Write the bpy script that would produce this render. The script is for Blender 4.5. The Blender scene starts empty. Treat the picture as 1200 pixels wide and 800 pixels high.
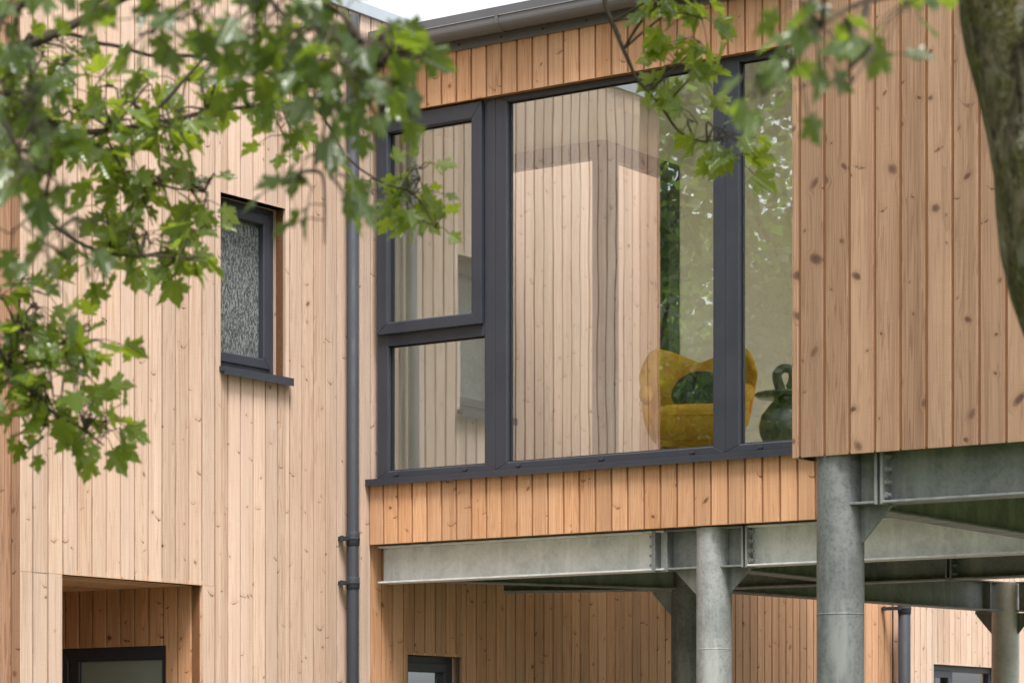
import bpy, bmesh, math, random
from mathutils import Vector, Matrix, noise
rnd = random.Random(7)
PI = math.pi
scene = bpy.context.scene
COL = scene.collection

# ------------------------------------------------------------------ frames
# building frame: u runs along the glazed front, v into the building, z up
F_PX, HOR = 3129.0, 885.0
UX = Vector((0.81924, -0.57347, 0.0)); VX = Vector((0.57347, 0.81924, 0.0))
ORI = Vector((-0.9051, 17.7, 0.0))
ROT = math.atan2(UX.y, UX.x)
def L2W(p): return ORI + UX*p[0] + VX*p[1] + Vector((0, 0, p[2]))
def at(x, y, Y): return Vector(((x-600)/F_PX*Y, Y, 1.6+(HOR-y)/F_PX*Y))   # a point seen at x,y at a distance Y

# ------------------------------------------------------------------ mesh helper
class MB:
    def __init__(s): s.v=[]; s.f=[]; s.uv=[]; s.tone=[]; s.sm=[]
    def add(s, verts, faces, uvs=None, tone=0.5, smooth=False):
        o=len(s.v); s.v += [tuple(p) for p in verts]
        for i,f in enumerate(faces):
            s.f.append([o+k for k in f]); s.tone.append(tone); s.sm.append(smooth)
            s.uv.append([uvs[k] for k in f] if uvs else [(0,0)]*len(f))
    def box(s, a, b, **k):
        x0,y0,z0=a; x1,y1,z1=b
        s.add([(x0,y0,z0),(x1,y0,z0),(x1,y1,z0),(x0,y1,z0),(x0,y0,z1),(x1,y0,z1),(x1,y1,z1),(x0,y1,z1)],
              [(3,2,1,0),(4,5,6,7),(0,1,5,4),(1,2,6,5),(2,3,7,6),(3,0,4,7)], **k)
    def hexa(s, p, **k):   # 8 points, bottom four then top four
        s.add(p, [(3,2,1,0),(4,5,6,7),(0,1,5,4),(1,2,6,5),(2,3,7,6),(3,0,4,7)], **k)
    def prism(s, poly, off, **k):   # polygon (3d points) pushed by off
        n=len(poly); off=Vector(off); P=[Vector(p) for p in poly]
        s.add(P+[p+off for p in P], [list(range(n))[::-1], list(range(n,2*n))]+[(i,(i+1)%n,n+(i+1)%n,n+i) for i in range(n)], **k)
    def tube(s, pts, rad, n=8, cap=True, wob=0, **k):
        pts=[Vector(p) for p in pts]; rings=[]; prev=None
        for i,p in enumerate(pts):
            d=(pts[min(i+1,len(pts)-1)]-pts[max(i-1,0)]).normalized()
            if prev is None:
                a=d.orthogonal().normalized()
            else:
                a=(prev-d*prev.dot(d)).normalized()
            prev=a; b=d.cross(a); r=rad[i] if hasattr(rad,'__len__') else rad
            ring=[]
            for j in range(n):
                t=2*PI*j/n; q=a*math.cos(t)+b*math.sin(t); rr=r
                if wob: rr=r*(1+wob*noise.noise((p+q*r)*3.0)+0.5*wob*noise.noise((p+q*r)*9.0))
                ring.append(p+q*rr)
            rings.append(ring)
        V=[q for r in rings for q in r]; Fc=[]
        for i in range(len(pts)-1):
            for j in range(n):
                Fc.append((i*n+j, i*n+(j+1)%n, (i+1)*n+(j+1)%n, (i+1)*n+j))
        if cap: Fc += [list(range(n))[::-1], [(len(pts)-1)*n+j for j in range(n)]]
        k.setdefault('smooth', True); s.add(V,Fc,**k)
    def lathe(s, c, prof, n=32, **k):
        V=[]; Fc=[]
        for r,z in prof:
            for j in range(n):
                t=2*PI*j/n; V.append((c[0]+r*math.cos(t), c[1]+r*math.sin(t), c[2]+z))
        for i in range(len(prof)-1):
            for j in range(n): Fc.append((i*n+j, i*n+(j+1)%n, (i+1)*n+(j+1)%n, (i+1)*n+j))
        k.setdefault('smooth', True); s.add(V,Fc,**k)
        k2=dict(k); k2['smooth']=False
        if prof[0][0]>1e-5: s.add(V[:n],[list(range(n))[::-1]],**k2)
        if prof[-1][0]>1e-5: s.add(V[-n:],[list(range(n))],**k2)
    def build(s, name, mat, parent=None, bevel=0, subsurf=0, base=None):
        if base is None: base = BASE.get(top(parent), (0,0,0)) if parent else (0,0,0)
        me=bpy.data.meshes.new(name)
        me.from_pydata([(x-base[0],y-base[1],z-base[2]) for x,y,z in s.v], [], s.f)
        ul=me.uv_layers.new(name='grain'); i=0
        for fu in s.uv:
            for c in fu: ul.data[i].uv=c; i+=1
        at_=me.attributes.new('tone','FLOAT','FACE'); at_.data.foreach_set('value', s.tone)
        me.polygons.foreach_set('use_smooth', s.sm)
        me.materials.append(mat); me.update()
        o=bpy.data.objects.new(name, me); COL.objects.link(o)
        if parent: o.parent=parent
        if bevel:
            m=o.modifiers.new('bevel','BEVEL'); m.width=bevel; m.segments=2; m.limit_method='ANGLE'; m.angle_limit=math.radians(40)
        if subsurf:
            m=o.modifiers.new('sub','SUBSURF'); m.levels=subsurf; m.render_levels=subsurf
        return o
BASE={}
def top(o):
    while o.parent: o=o.parent
    return o.name
def thing(name, label, cat, base=(0,0,0), group=None, world=False):
    o=bpy.data.objects.new(name, None); COL.objects.link(o)
    o.empty_display_size=0.2
    o.location = Vector(base) if world else L2W(base)
    o.rotation_euler=(0,0,0 if world else ROT)
    BASE[o.name]=tuple(base); o['label']=label; o['category']=cat
    if group: o['group']=group
    return o

# ------------------------------------------------------------------ materials
class NT:
    def __init__(s, name):
        s.m=bpy.data.materials.new(name); s.m.use_nodes=True; s.t=s.m.node_tree; s.n=s.t.nodes; s.n.clear()
        s.out=s.n.new('ShaderNodeOutputMaterial')
    def N(s, t, **k):
        x=s.n.new(t)
        for a,b in k.items():
            if a.startswith('i_'):
                key=a[2:]; key=int(key) if key.isdigit() else key.replace('_',' ')
                s.set(x.inputs[key], b)
            else: setattr(x,a,b)
        return x
    def set(s, sock, val):
        if hasattr(val,'links') or hasattr(val,'is_linked'): s.t.links.new(val, sock)
        else: sock.default_value=val
    def math(s, op, a, b=None, c=None, clamp=False):
        x=s.n.new('ShaderNodeMath'); x.operation=op; x.use_clamp=clamp
        for i,q in enumerate((a,b,c)):
            if q is not None: s.set(x.inputs[i], q)
        return x.outputs[0]
    def smooth(s, val, a, b, lo=0.0, hi=1.0):
        x=s.n.new('ShaderNodeMapRange'); x.interpolation_type='SMOOTHSTEP'
        for nm,q in (('Value',val),('From Min',a),('From Max',b),('To Min',lo),('To Max',hi)): s.set(x.inputs[nm], q)
        return x.outputs[0]
    def lin(s, val, a, b, lo=0.0, hi=1.0):
        x=s.n.new('ShaderNodeMapRange')
        for nm,q in (('Value',val),('From Min',a),('From Max',b),('To Min',lo),('To Max',hi)): s.set(x.inputs[nm], q)
        return x.outputs[0]
    def mix(s, fac, a, b, blend='MIX'):
        x=s.n.new('ShaderNodeMix'); x.data_type='RGBA'; x.blend_type=blend
        s.set(x.inputs[0],fac); s.set(x.inputs[6],a); s.set(x.inputs[7],b); return x.outputs[2]
    def comb(s, x, y, z=0.0):
        c=s.n.new('ShaderNodeCombineXYZ')
        for i,q in enumerate((x,y,z)): s.set(c.inputs[i], q)
        return c.outputs[0]
    def sep(s, v):
        c=s.n.new('ShaderNodeSeparateXYZ'); s.set(c.inputs[0], v); return c.outputs
    def noise(s, vec, scale, detail=2.0, rough=0.5, dist=0.0):
        x=s.n.new('ShaderNodeTexNoise')
        s.set(x.inputs['Vector'],vec); x.inputs['Scale'].default_value=scale; x.inputs['Detail'].default_value=detail
        x.inputs['Roughness'].default_value=rough; x.inputs['Distortion'].default_value=dist
        return x.outputs['Fac']
    def bump(s, h, strength=0.3, dist=0.01):
        x=s.n.new('ShaderNodeBump'); x.inputs['Strength'].default_value=strength; x.inputs['Distance'].default_value=dist
        s.set(x.inputs['Height'],h); return x.outputs[0]
    def pbr(s, **k):
        x=s.n.new('ShaderNodeBsdfPrincipled')
        for a,b in k.items(): s.set(x.inputs[a.replace('_',' ')], b)
        return x
    def finish(s, sh): s.t.links.new(sh.outputs[0] if hasattr(sh,'outputs') else sh, s.out.inputs[0]); return s.m
    def obj(s): return s.N('ShaderNodeTexCoord').outputs['Object']

def rgb(r,g,b): return (r,g,b,1)
def wood_mat(name, light, dark, knot, kthr=0.5, kbig=0.013, grain=0.9, kden=2.3, smile=0.4, smk=0.6, var=(0.88,1.10)):
    t=NT(name)
    uv=t.N('ShaderNodeUVMap', uv_map='grain').outputs[0]
    a=t.N('ShaderNodeAttribute', attribute_name='tone').outputs['Fac']
    x,y,_=t.sep(uv)
    def cells(sx,sy,seed):
        vv=t.comb(t.math('MULTIPLY_ADD',x,sx,seed), t.math('MULTIPLY_ADD',y,sy,seed*1.7))
        vo=t.N('ShaderNodeTexVoronoi', voronoi_dimensions='2D', feature='F1'); t.set(vo.inputs['Vector'],vv)
        vo.inputs['Scale'].default_value=1.0; vo.inputs['Randomness'].default_value=1.0
        px,py,_=t.sep(vo.outputs['Position']); cx,cy,_=t.sep(vv)
        dx=t.math('DIVIDE',t.math('SUBTRACT',cx,px),sx); dy=t.math('DIVIDE',t.math('SUBTRACT',cy,py),sy)
        cr,cg,cb=t.sep(vo.outputs['Color'])
        return dx,dy,cr,cg,cb
    wob=t.math('MULTIPLY_ADD', t.noise(uv,45,2), 0.012, -0.006)
    dx,dy,cr,cg,cb=cells(8.5,kden,3.1)
    dxw=t.math('ADD',dx,wob); dyw=t.math('MULTIPLY_ADD',dx,t.lin(cg,0,1,-0.7,0.7),dy)
    d=t.math('SQRT',t.math('ADD',t.math('MULTIPLY',t.math('MULTIPLY',dxw,dxw),t.lin(cb,0,1,0.45,1.3)),t.math('MULTIPLY',dyw,dyw)))
    has=t.math('GREATER_THAN',cr,kthr)
    u01=t.lin(cr,kthr,1.0,0.0,1.0)
    rad=t.math('MULTIPLY_ADD',t.math('POWER',u01,2.2),kbig,0.0028)
    kn=t.math('MULTIPLY',t.math('SUBTRACT',1.0,t.smooth(d,t.math('MULTIPLY',rad,0.5),t.math('MULTIPLY_ADD',rad,1.1,0.001))),has)
    rim=t.math('MULTIPLY',t.math('SUBTRACT',1.0,t.smooth(t.math('ABSOLUTE',t.math('SUBTRACT',d,rad)),0.0006,0.0028)),has)
    hr=t.math('MULTIPLY_ADD',rad,2.2,0.014)
    halo=t.math('MULTIPLY',t.math('SUBTRACT',1.0,t.smooth(d,0.0,hr)),has)
    # curved bark-edged marks left where branches were sawn along their length
    dx2,dy2,er,eg,eb=cells(7.7,1.5,9.7)
    off=t.lin(t.math('FRACT',t.math('MULTIPLY',er,9.3)),0,1,-0.03,0.03)
    dx2=t.math('ADD',dx2,off)
    sl=t.math('SUBTRACT',dy2,t.math('MULTIPLY',t.math('MULTIPLY',dx2,dx2),t.lin(eg,0,1,5.0,24.0)))
    sl=t.math('SUBTRACT',sl,t.math('MULTIPLY',dx2,t.lin(t.math('FRACT',t.math('MULTIPLY',eg,7.7)),0,1,-0.45,0.45)))
    sl=t.math('ADD',sl,wob)
    ln=t.lin(er,0,1,0.018,0.062); axx=t.math('ABSOLUTE',dx2)
    wdt=t.math('MULTIPLY_ADD',t.smooth(axx,ln,0.0),t.lin(eb,smile,1.0,0.0045,0.0125),0.001)
    sp=t.smooth(t.math('ABSOLUTE',sl),wdt,t.math('MULTIPLY',wdt,0.2))
    sp=t.math('MULTIPLY',sp,t.math('MULTIPLY',t.math('GREATER_THAN',eb,smile),t.smooth(axx,ln,t.math('MULTIPLY',ln,0.55))))
    sp=t.math('MULTIPLY',sp,t.lin(t.noise(uv,55,2),0.35,0.62,0.15,1.0))
    shade=t.math('MULTIPLY',t.math('MULTIPLY',t.smooth(sl,0.05,0.0),t.smooth(sl,-0.004,0.0)),t.math('MULTIPLY',t.math('GREATER_THAN',eb,smile),t.smooth(axx,ln,0.0)))
    # grain, bent round the knots
    pull=t.math('MULTIPLY',t.math('MULTIPLY',halo,dx),1.3)
    gx=t.math('SUBTRACT',x,pull)
    fine=t.noise(t.comb(t.math('MULTIPLY',gx,170),t.math('MULTIPLY',y,2.4)),1.0,3,0.65)
    mid=t.noise(t.comb(t.math('MULTIPLY',gx,20),t.math('MULTIPLY',y,0.55)),1.0,2,0.5,0.9)
    ph=t.math('FRACT',t.math('MULTIPLY',mid,9.0)); late=t.smooth(ph,0.45,0.97)
    late=t.math('MULTIPLY',late,t.smooth(ph,1.0,0.97))
    streak=t.noise(t.comb(t.math('MULTIPLY',x,26),t.math('MULTIPLY',y,0.35)),1.0,3,0.55)
    saw=t.noise(t.comb(t.math('MULTIPLY',x,9),t.math('MULTIPLY',y,260)),1.0,1,0.5)
    g=t.math('ADD',t.lin(fine,0.28,0.72,0.0,0.55*grain),t.math('MULTIPLY',late,0.42*grain),clamp=True)
    c=t.mix(g, light, dark)
    pt=t.math('FRACT',t.math('MULTIPLY',a,7.13))
    c=t.mix(t.math('MULTIPLY',pt,0.5), c, t.mix(0.55,c,dark))
    c=t.mix(t.math('MULTIPLY',t.math('FRACT',t.math('MULTIPLY',a,17.7)),0.35), c, rgb(light[0]*1.02,light[1]*1.09,light[2]*1.22))
    c=t.mix(t.lin(streak,0.5,0.75,0.0,0.5), c, dark)
    o=t.obj(); q=t.sep(o)
    big=t.noise(t.comb(t.math('MULTIPLY',q[0],1.3),t.math('MULTIPLY',q[1],1.3),t.math('MULTIPLY',q[2],0.55)),1.0,4,0.6)
    hs=t.N('ShaderNodeHueSaturation'); t.set(hs.inputs['Color'],c)
    t.set(hs.inputs['Value'],t.math('MULTIPLY',t.math('MULTIPLY',t.lin(a,0,1,*var),t.lin(big,0.3,0.7,0.93,1.07)),t.lin(saw,0.3,0.7,0.97,1.03)))
    c=hs.outputs[0]
    c=t.mix(t.math('MULTIPLY',halo,0.45), c, dark)
    c=t.mix(t.math('MULTIPLY',shade,0.3), c, dark)
    c=t.mix(t.math('MULTIPLY',sp,smk), c, knot)
    kcol=t.mix(t.lin(cb,0.2,0.8,0.0,1.0), knot, t.mix(0.45,knot,dark))
    c=t.mix(t.math('MULTIPLY',kn,0.8), c, kcol)
    c=t.mix(t.math('MULTIPLY',rim,0.45), c, knot)
    b=t.bump(t.math('ADD',fine,t.math('MULTIPLY',saw,0.5)),0.25,0.002)
    return t.finish(t.pbr(Base_Color=c, Roughness=0.62, Normal=b, Specular_IOR_Level=0.3))

def metal_paint(name, col, rough=0.42, spec=0.5, dirt=0.12):
    t=NT(name); o=t.obj()
    n=t.noise(o,6,4,0.6); n2=t.noise(t.comb(*[t.math('MULTIPLY',q,s_) for q,s_ in zip(t.sep(o),(30,30,2))]),1,2)
    c=t.mix(t.math('MULTIPLY',t.math('ADD',n,n2),dirt), rgb(*col), rgb(*(min(1,q*1.9+0.02) for q in col)))
    return t.finish(t.pbr(Base_Color=c, Roughness=t.lin(n,0.3,0.7,rough-0.07,rough+0.1), Specular_IOR_Level=spec))

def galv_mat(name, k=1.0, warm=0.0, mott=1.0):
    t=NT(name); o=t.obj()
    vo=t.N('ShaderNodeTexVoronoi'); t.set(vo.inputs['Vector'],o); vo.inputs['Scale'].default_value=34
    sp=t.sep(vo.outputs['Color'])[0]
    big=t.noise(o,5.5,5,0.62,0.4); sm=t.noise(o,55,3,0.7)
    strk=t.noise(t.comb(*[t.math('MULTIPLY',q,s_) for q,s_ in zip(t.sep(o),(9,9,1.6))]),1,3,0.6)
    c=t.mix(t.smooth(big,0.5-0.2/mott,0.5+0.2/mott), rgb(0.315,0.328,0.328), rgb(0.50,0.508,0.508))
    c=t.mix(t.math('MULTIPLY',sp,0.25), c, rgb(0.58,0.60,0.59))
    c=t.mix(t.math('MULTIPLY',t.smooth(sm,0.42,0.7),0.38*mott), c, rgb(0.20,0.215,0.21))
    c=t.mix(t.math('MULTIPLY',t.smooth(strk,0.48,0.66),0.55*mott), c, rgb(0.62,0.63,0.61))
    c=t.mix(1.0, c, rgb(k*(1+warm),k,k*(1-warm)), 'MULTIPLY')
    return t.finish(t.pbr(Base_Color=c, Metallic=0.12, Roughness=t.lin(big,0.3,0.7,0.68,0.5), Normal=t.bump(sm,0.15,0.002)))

def glass_mat(name, r0, tint, wav=0.02, fr=0.5):
    t=NT(name); o=t.obj()
    n=t.noise(o,1.7,1,0.4)
    nb=t.bump(n,wav,0.05)
    lw=t.N('ShaderNodeLayerWeight'); lw.inputs['Blend'].default_value=0.25
    fac=t.math('MULTIPLY_ADD', lw.outputs['Fresnel'], fr, r0, clamp=True)
    tr=t.N('ShaderNodeBsdfTransparent', i_Color=rgb(*tint)); gl=t.N('ShaderNodeBsdfGlossy', i_Roughness=0.0, i_Color=rgb(0.90,0.95,1.0))
    t.set(gl.inputs['Normal'],nb)
    m=t.N('ShaderNodeMixShader'); t.set(m.inputs[0],fac); t.set(m.inputs[1],tr.outputs[0]); t.set(m.inputs[2],gl.outputs[0])
    return t.finish(m)

def frosted_mat():
    t=NT('textured_glass'); o=t.obj(); q=t.sep(o)
    v=t.comb(t.math('MULTIPLY',q[0],95),t.math('MULTIPLY',q[1],95),t.math('MULTIPLY',q[2],34))
    n=t.noise(v,1.0,2,0.5,1.2); big=t.noise(o,2.5,2)
    k=t.smooth(n,0.44,0.6)
    c=t.mix(k, rgb(0.06,0.068,0.07), t.mix(big, rgb(0.17,0.19,0.19), rgb(0.27,0.29,0.285)))
    return t.finish(t.pbr(Base_Color=c, Roughness=0.18, Normal=t.bump(n,0.5,0.004)))

def plain(name, col, rough=0.7, var=0.12, scale=8, spec=0.3):
    t=NT(name); o=t.obj(); n=t.noise(o,scale,4,0.6)
    c=t.mix(n, rgb(*(q*(1-var) for q in col)), rgb(*(min(1,q*(1+var)) for q in col)))
    return t.finish(t.pbr(Base_Color=c, Roughness=rough, Specular_IOR_Level=spec, Normal=t.bump(n,0.08,0.003)))

def velvet(name, col, hi):
    t=NT(name); o=t.obj(); n=t.noise(o,7,4,0.6,0.2); n2=t.noise(o,120,2)
    c=t.mix(t.smooth(n,0.35,0.7), rgb(*col), rgb(*hi))
    return t.finish(t.pbr(Base_Color=c, Roughness=0.75, Normal=t.bump(n2,0.15,0.002), Sheen_Weight=0.6, Sheen_Roughness=0.4, Sheen_Tint=rgb(*hi)))

def leaf_mat(name, c0, c1, tr, gloss=0.36):
    t=NT(name); a=t.N('ShaderNodeAttribute', attribute_name='tone').outputs['Fac']
    uv=t.N('ShaderNodeUVMap', uv_map='grain').outputs[0]; x,y,_=t.sep(uv)
    ax=t.math('ABSOLUTE',x)
    vein=t.math('SINE',t.math('MULTIPLY',t.math('SUBTRACT',y,t.math('MULTIPLY',ax,0.9)),34))
    vm=t.math('MAXIMUM',t.smooth(vein,0.9,1.0),t.math('SUBTRACT',1.0,t.smooth(ax,0.006,0.022)))
    c=t.mix(a, rgb(*c0), rgb(*c1)); c=t.mix(t.math('MULTIPLY',vm,0.35), c, rgb(c1[0]*1.5,c1[1]*1.4,c1[2]*1.5))
    p=t.pbr(Base_Color=c, Roughness=gloss, Specular_IOR_Level=0.75, Normal=t.bump(vein,0.25,0.004))
    tl=t.N('ShaderNodeBsdfTranslucent'); t.set(tl.inputs['Color'], t.mix(a, rgb(*tr), rgb(tr[0]*1.3,tr[1]*1.2,tr[2])))
    m=t.N('ShaderNodeMixShader', i_0=0.42); t.set(m.inputs[1],p.outputs[0]); t.set(m.inputs[2],tl.outputs[0])
    return t.finish(m)

def bark_mat(name, moss=0.6):
    t=NT(name); o=t.obj(); q=t.sep(o)
    v=t.comb(t.math('MULTIPLY',q[0],16),t.math('MULTIPLY',q[1],16),t.math('MULTIPLY',q[2],8))
    n=t.noise(v,1,6,0.7,0.8); big=t.noise(o,6.5,5,0.65,0.7); sp=t.noise(o,55,4,0.7); lich=t.noise(o,17,4,0.65,0.5)
    c=t.mix(t.smooth(n,0.36,0.62), rgb(0.045,0.035,0.022), rgb(0.31,0.255,0.18))
    c=t.mix(t.math('MULTIPLY',t.smooth(big,0.43,0.56),moss), c, t.mix(t.smooth(sp,0.35,0.65), rgb(0.05,0.05,0.012), rgb(0.20,0.185,0.055)))
    c=t.mix(t.math('MULTIPLY',t.smooth(lich,0.56,0.66),0.7), c, rgb(0.42,0.395,0.32))
    c=t.mix(t.math('MULTIPLY',t.smooth(t.noise(o,5,3,0.6,1.0),0.60,0.68),0.8), c, rgb(0.022,0.018,0.012))
    h=t.math('ADD',n,t.math('MULTIPLY',sp,0.35))
    return t.finish(t.pbr(Base_Color=c, Roughness=0.9, Specular_IOR_Level=0.15, Normal=t.bump(h,1.0,0.06)))

M={}
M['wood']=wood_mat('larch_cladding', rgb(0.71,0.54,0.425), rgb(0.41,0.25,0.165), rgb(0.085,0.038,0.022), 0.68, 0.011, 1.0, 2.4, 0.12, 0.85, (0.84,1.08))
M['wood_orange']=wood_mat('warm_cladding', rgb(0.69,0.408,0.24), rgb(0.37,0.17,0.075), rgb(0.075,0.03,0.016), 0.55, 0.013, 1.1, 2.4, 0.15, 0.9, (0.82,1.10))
M['wood_box']=wood_mat('weathered_cladding', rgb(0.46,0.283,0.185), rgb(0.215,0.112,0.066), rgb(0.065,0.032,0.025), 0.22, 0.020, 1.15, 3.9, 0.42, 0.9, (0.82,1.12))
M['batten_warm']=plain('orange_batten', (0.34,0.165,0.075), 0.8, 0.15)
M['batten']=plain('warm_batten', (0.19,0.085,0.036), 0.8, 0.15)
M['frame']=metal_paint('anthracite_frame', (0.029,0.033,0.047), 0.42)
M['pipe']=metal_paint('anthracite_pipe', (0.026,0.029,0.038), 0.62, 0.25)
M['cap']=metal_paint('pale_flashing', (0.34,0.38,0.42), 0.4)
M['fascia']=metal_paint('grey_fascia', (0.10,0.097,0.105), 0.42)
M['gutter']=metal_paint('grey_gutter', (0.125,0.122,0.13), 0.33, 0.6, 0.03)
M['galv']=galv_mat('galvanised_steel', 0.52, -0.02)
M['galv_lit']=galv_mat('lit_toned_galvanised_steel', 1.40, 0.0, 0.5)  # same steel made paler, the light falling on it put into the colour
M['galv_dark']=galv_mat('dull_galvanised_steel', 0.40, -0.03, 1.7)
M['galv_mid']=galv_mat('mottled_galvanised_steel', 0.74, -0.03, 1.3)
M['glass']=glass_mat('window_glass', 0.26, (0.985,0.995,0.985))
M['clear']=glass_mat('clear_glass', 0.02, (0.97,0.98,0.97), 0.0, 0.0)
M['dim_glass']=glass_mat('dark_window_glass', 0.14, (0.5,0.55,0.53))
M['rubber']=plain('black_rubber',(0.012,0.012,0.013),0.6,0.1)
M['frost']=frosted_mat()
t=NT('satin_glass'); M['pale_glass']=t.finish(t.pbr(Base_Color=rgb(0.26,0.31,0.29), Roughness=0.12, Specular_IOR_Level=0.7))
M['plaster']=plain('pale_plaster', (0.74,0.71,0.63), 0.85, 0.05)
M['floor']=plain('pale_floor', (0.50,0.44,0.36), 0.7, 0.12)
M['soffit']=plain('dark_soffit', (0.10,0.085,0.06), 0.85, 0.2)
M['membrane']=plain('roof_membrane', (0.2,0.2,0.21), 0.8, 0.15)
M['mustard']=velvet('mustard_velvet', (0.78,0.37,0.02), (0.92,0.54,0.05))
M['green_velvet']=velvet('green_velvet', (0.026,0.034,0.031), (0.10,0.12,0.11))
M['oak']=plain('oak_leg', (0.42,0.24,0.11), 0.5, 0.15)
M['gutterin']=M['fascia']
t=NT('smoked_glass'); M['smoke']=t.finish(t.pbr(Base_Color=rgb(0.17,0.18,0.155), Roughness=0.14, Specular_IOR_Level=0.8))
t=NT('ceramic_green'); M['ceramic']=t.finish(t.pbr(Base_Color=rgb(0.17,0.165,0.12), Roughness=0.35))
M['leaf']=leaf_mat('maple_leaf', (0.026,0.046,0.013), (0.072,0.11,0.028), (0.24,0.35,0.028), 0.24)
M['leaf_bright']=leaf_mat('young_maple_leaf', (0.045,0.075,0.014), (0.12,0.17,0.03), (0.42,0.55,0.045), 0.25)
M['leaf_far']=leaf_mat('tree_leaf', (0.03,0.07,0.016), (0.08,0.14,0.03), (0.20,0.36,0.04), 0.4)
M['bark']=bark_mat('mossy_bark',0.75); M['twig']=plain('twig_bark', (0.055,0.042,0.03), 0.8, 0.3, 30)

def ground_mat():
    t=NT('grass_ground'); o=t.obj(); n=t.noise(o,0.5,5,0.6); n2=t.noise(o,14,4,0.7)
    c=t.mix(t.lin(n,0.35,0.65), rgb(0.075,0.105,0.03), rgb(0.13,0.15,0.055)); c=t.mix(t.math('MULTIPLY',n2,0.5), c, rgb(0.035,0.055,0.014))
    return t.finish(t.pbr(Base_Color=c, Roughness=0.9, Normal=t.bump(n2,0.6,0.03)))
M['grass']=ground_mat()
M['paving']=plain('gravel_paving', (0.30,0.275,0.235), 0.9, 0.35, 60)

# ------------------------------------------------------------------ ground
g=MB(); g.add([(-220,-120,0),(220,-120,0),(220,320,0),(-220,320,0)],[(0,1,2,3)])
go=g.build('ground',M['grass']); go['kind']='structure'
g=MB(); c=[L2W(p) for p in ((-0.05,-4.5,0.004),(7,-4.5,0.004),(7,30,0.004),(-0.05,30,0.004))]; g.add(c,[(0,1,2,3)])
go=g.build('gravel_path',M['paving']); go['kind']='structure'

# ------------------------------------------------------------------ cladding
GAP, CH = 0.0145, 0.002
_bid=[0]
def clad(mb, mp, a0, a1, z0, z1, openings=(), pitch=0.12, phase=0.0, joints=0.0, rows=(), T=0.022):
    """upright boards on a wall; mp(a,z,d) -> building coordinates, d = outward"""
    k0=math.floor((a0-phase)/pitch)-1; k=k0
    while phase+k*pitch < a1:
        b0=phase+k*pitch+GAP/2; b1=phase+(k+1)*pitch-GAP/2; k+=1
        b0=max(b0,a0); b1=min(b1,a1)
        if b1-b0<0.012: continue
        cuts=[b0]+sorted(c for o in openings for c in o[:2] if b0+0.004<c<b1-0.004)+[b1]
        zc=[z0,z1]+[r for r in rows if z0<r<z1]
        if joints and rnd.random()<joints: zc.append(rnd.uniform(z0+0.5,z1-0.5) if z1-z0>1.2 else z1)
        zc=sorted(set(zc))
        for s0,s1 in zip(cuts[:-1],cuts[1:]):
            am=(s0+s1)/2
            for q0,q1 in zip(zc[:-1],zc[1:]):
                # subtract openings
                segs=[(q0,q1)]
                for o in openings:
                    if o[0]<am<o[1]:
                        ns=[]
                        for e0,e1 in segs:
                            if o[2]>e0 and o[2]<e1: ns.append((e0,o[2]))
                            elif o[2]>=e1: ns.append((e0,e1))
                            if o[3]<e1 and o[3]>e0: ns.append((o[3],e1))
                            elif o[3]<=e0: ns.append((e0,e1))
                        segs=sorted(set(ns))
                _bid[0]+=1; tone=rnd.random(); ou=_bid[0]*1.37; ov=rnd.uniform(0,50)
                dj=rnd.uniform(-0.0012,0.0012)
                for e0,e1 in segs:
                    if e1-e0<0.01: continue
                    zz0=e0+(0.0008 if e0 in zc[1:-1] else 0); zz1=e1-(0.0008 if e1 in zc[1:-1] else 0)
                    cl=CH if s0==b0 else 0.0; cr=CH if s1==b1 else 0.0
                    P=[]; UVs=[]
                    for (aa,dd) in ((s0,-T),(s0,-cl),(s0+cl,dj),(s1-cr,dj),(s1,-cr),(s1,-T)):
                        for zz in (zz0,zz1):
                            P.append(mp(aa,zz,dd)); UVs.append((ou+(aa-b0)+dd*0.5, ov+zz))
                    n=6; Fc=[(2*i,2*(i+1),2*(i+1)+1,2*i+1) for i in range(n-1)]
                    Fc += [[2*i for i in range(n)], [2*i+1 for i in range(n)]]
                    mb.add(P,Fc,UVs,tone)
def backing(mb, mp, a0,a1,z0,z1, openings=(), d0=-0.08, d1=-0.0223, mat_tone=0.25):
    A=sorted({a0,a1,*[c for o in openings for c in o[:2] if a0<c<a1]}); Z=sorted({z0,z1,*[c for o in openings for c in o[2:] if z0<c<z1]})
    for i in range(len(A)-1):
        for j in range(len(Z)-1):
            am=(A[i]+A[i+1])/2; zm=(Z[j]+Z[j+1])/2
            if any(o[0]<am<o[1] and o[2]<zm<o[3] for o in openings): continue
            p=[mp(A[i],Z[j],d0),mp(A[i+1],Z[j],d0),mp(A[i+1],Z[j],d1),mp(A[i],Z[j],d1),
               mp(A[i],Z[j+1],d0),mp(A[i+1],Z[j+1],d0),mp(A[i+1],Z[j+1],d1),mp(A[i],Z[j+1],d1)]
            mb.hexa(p, uvs=[(q[0]*1.3+q[1],q[2]) for q in p], tone=0.25)

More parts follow.
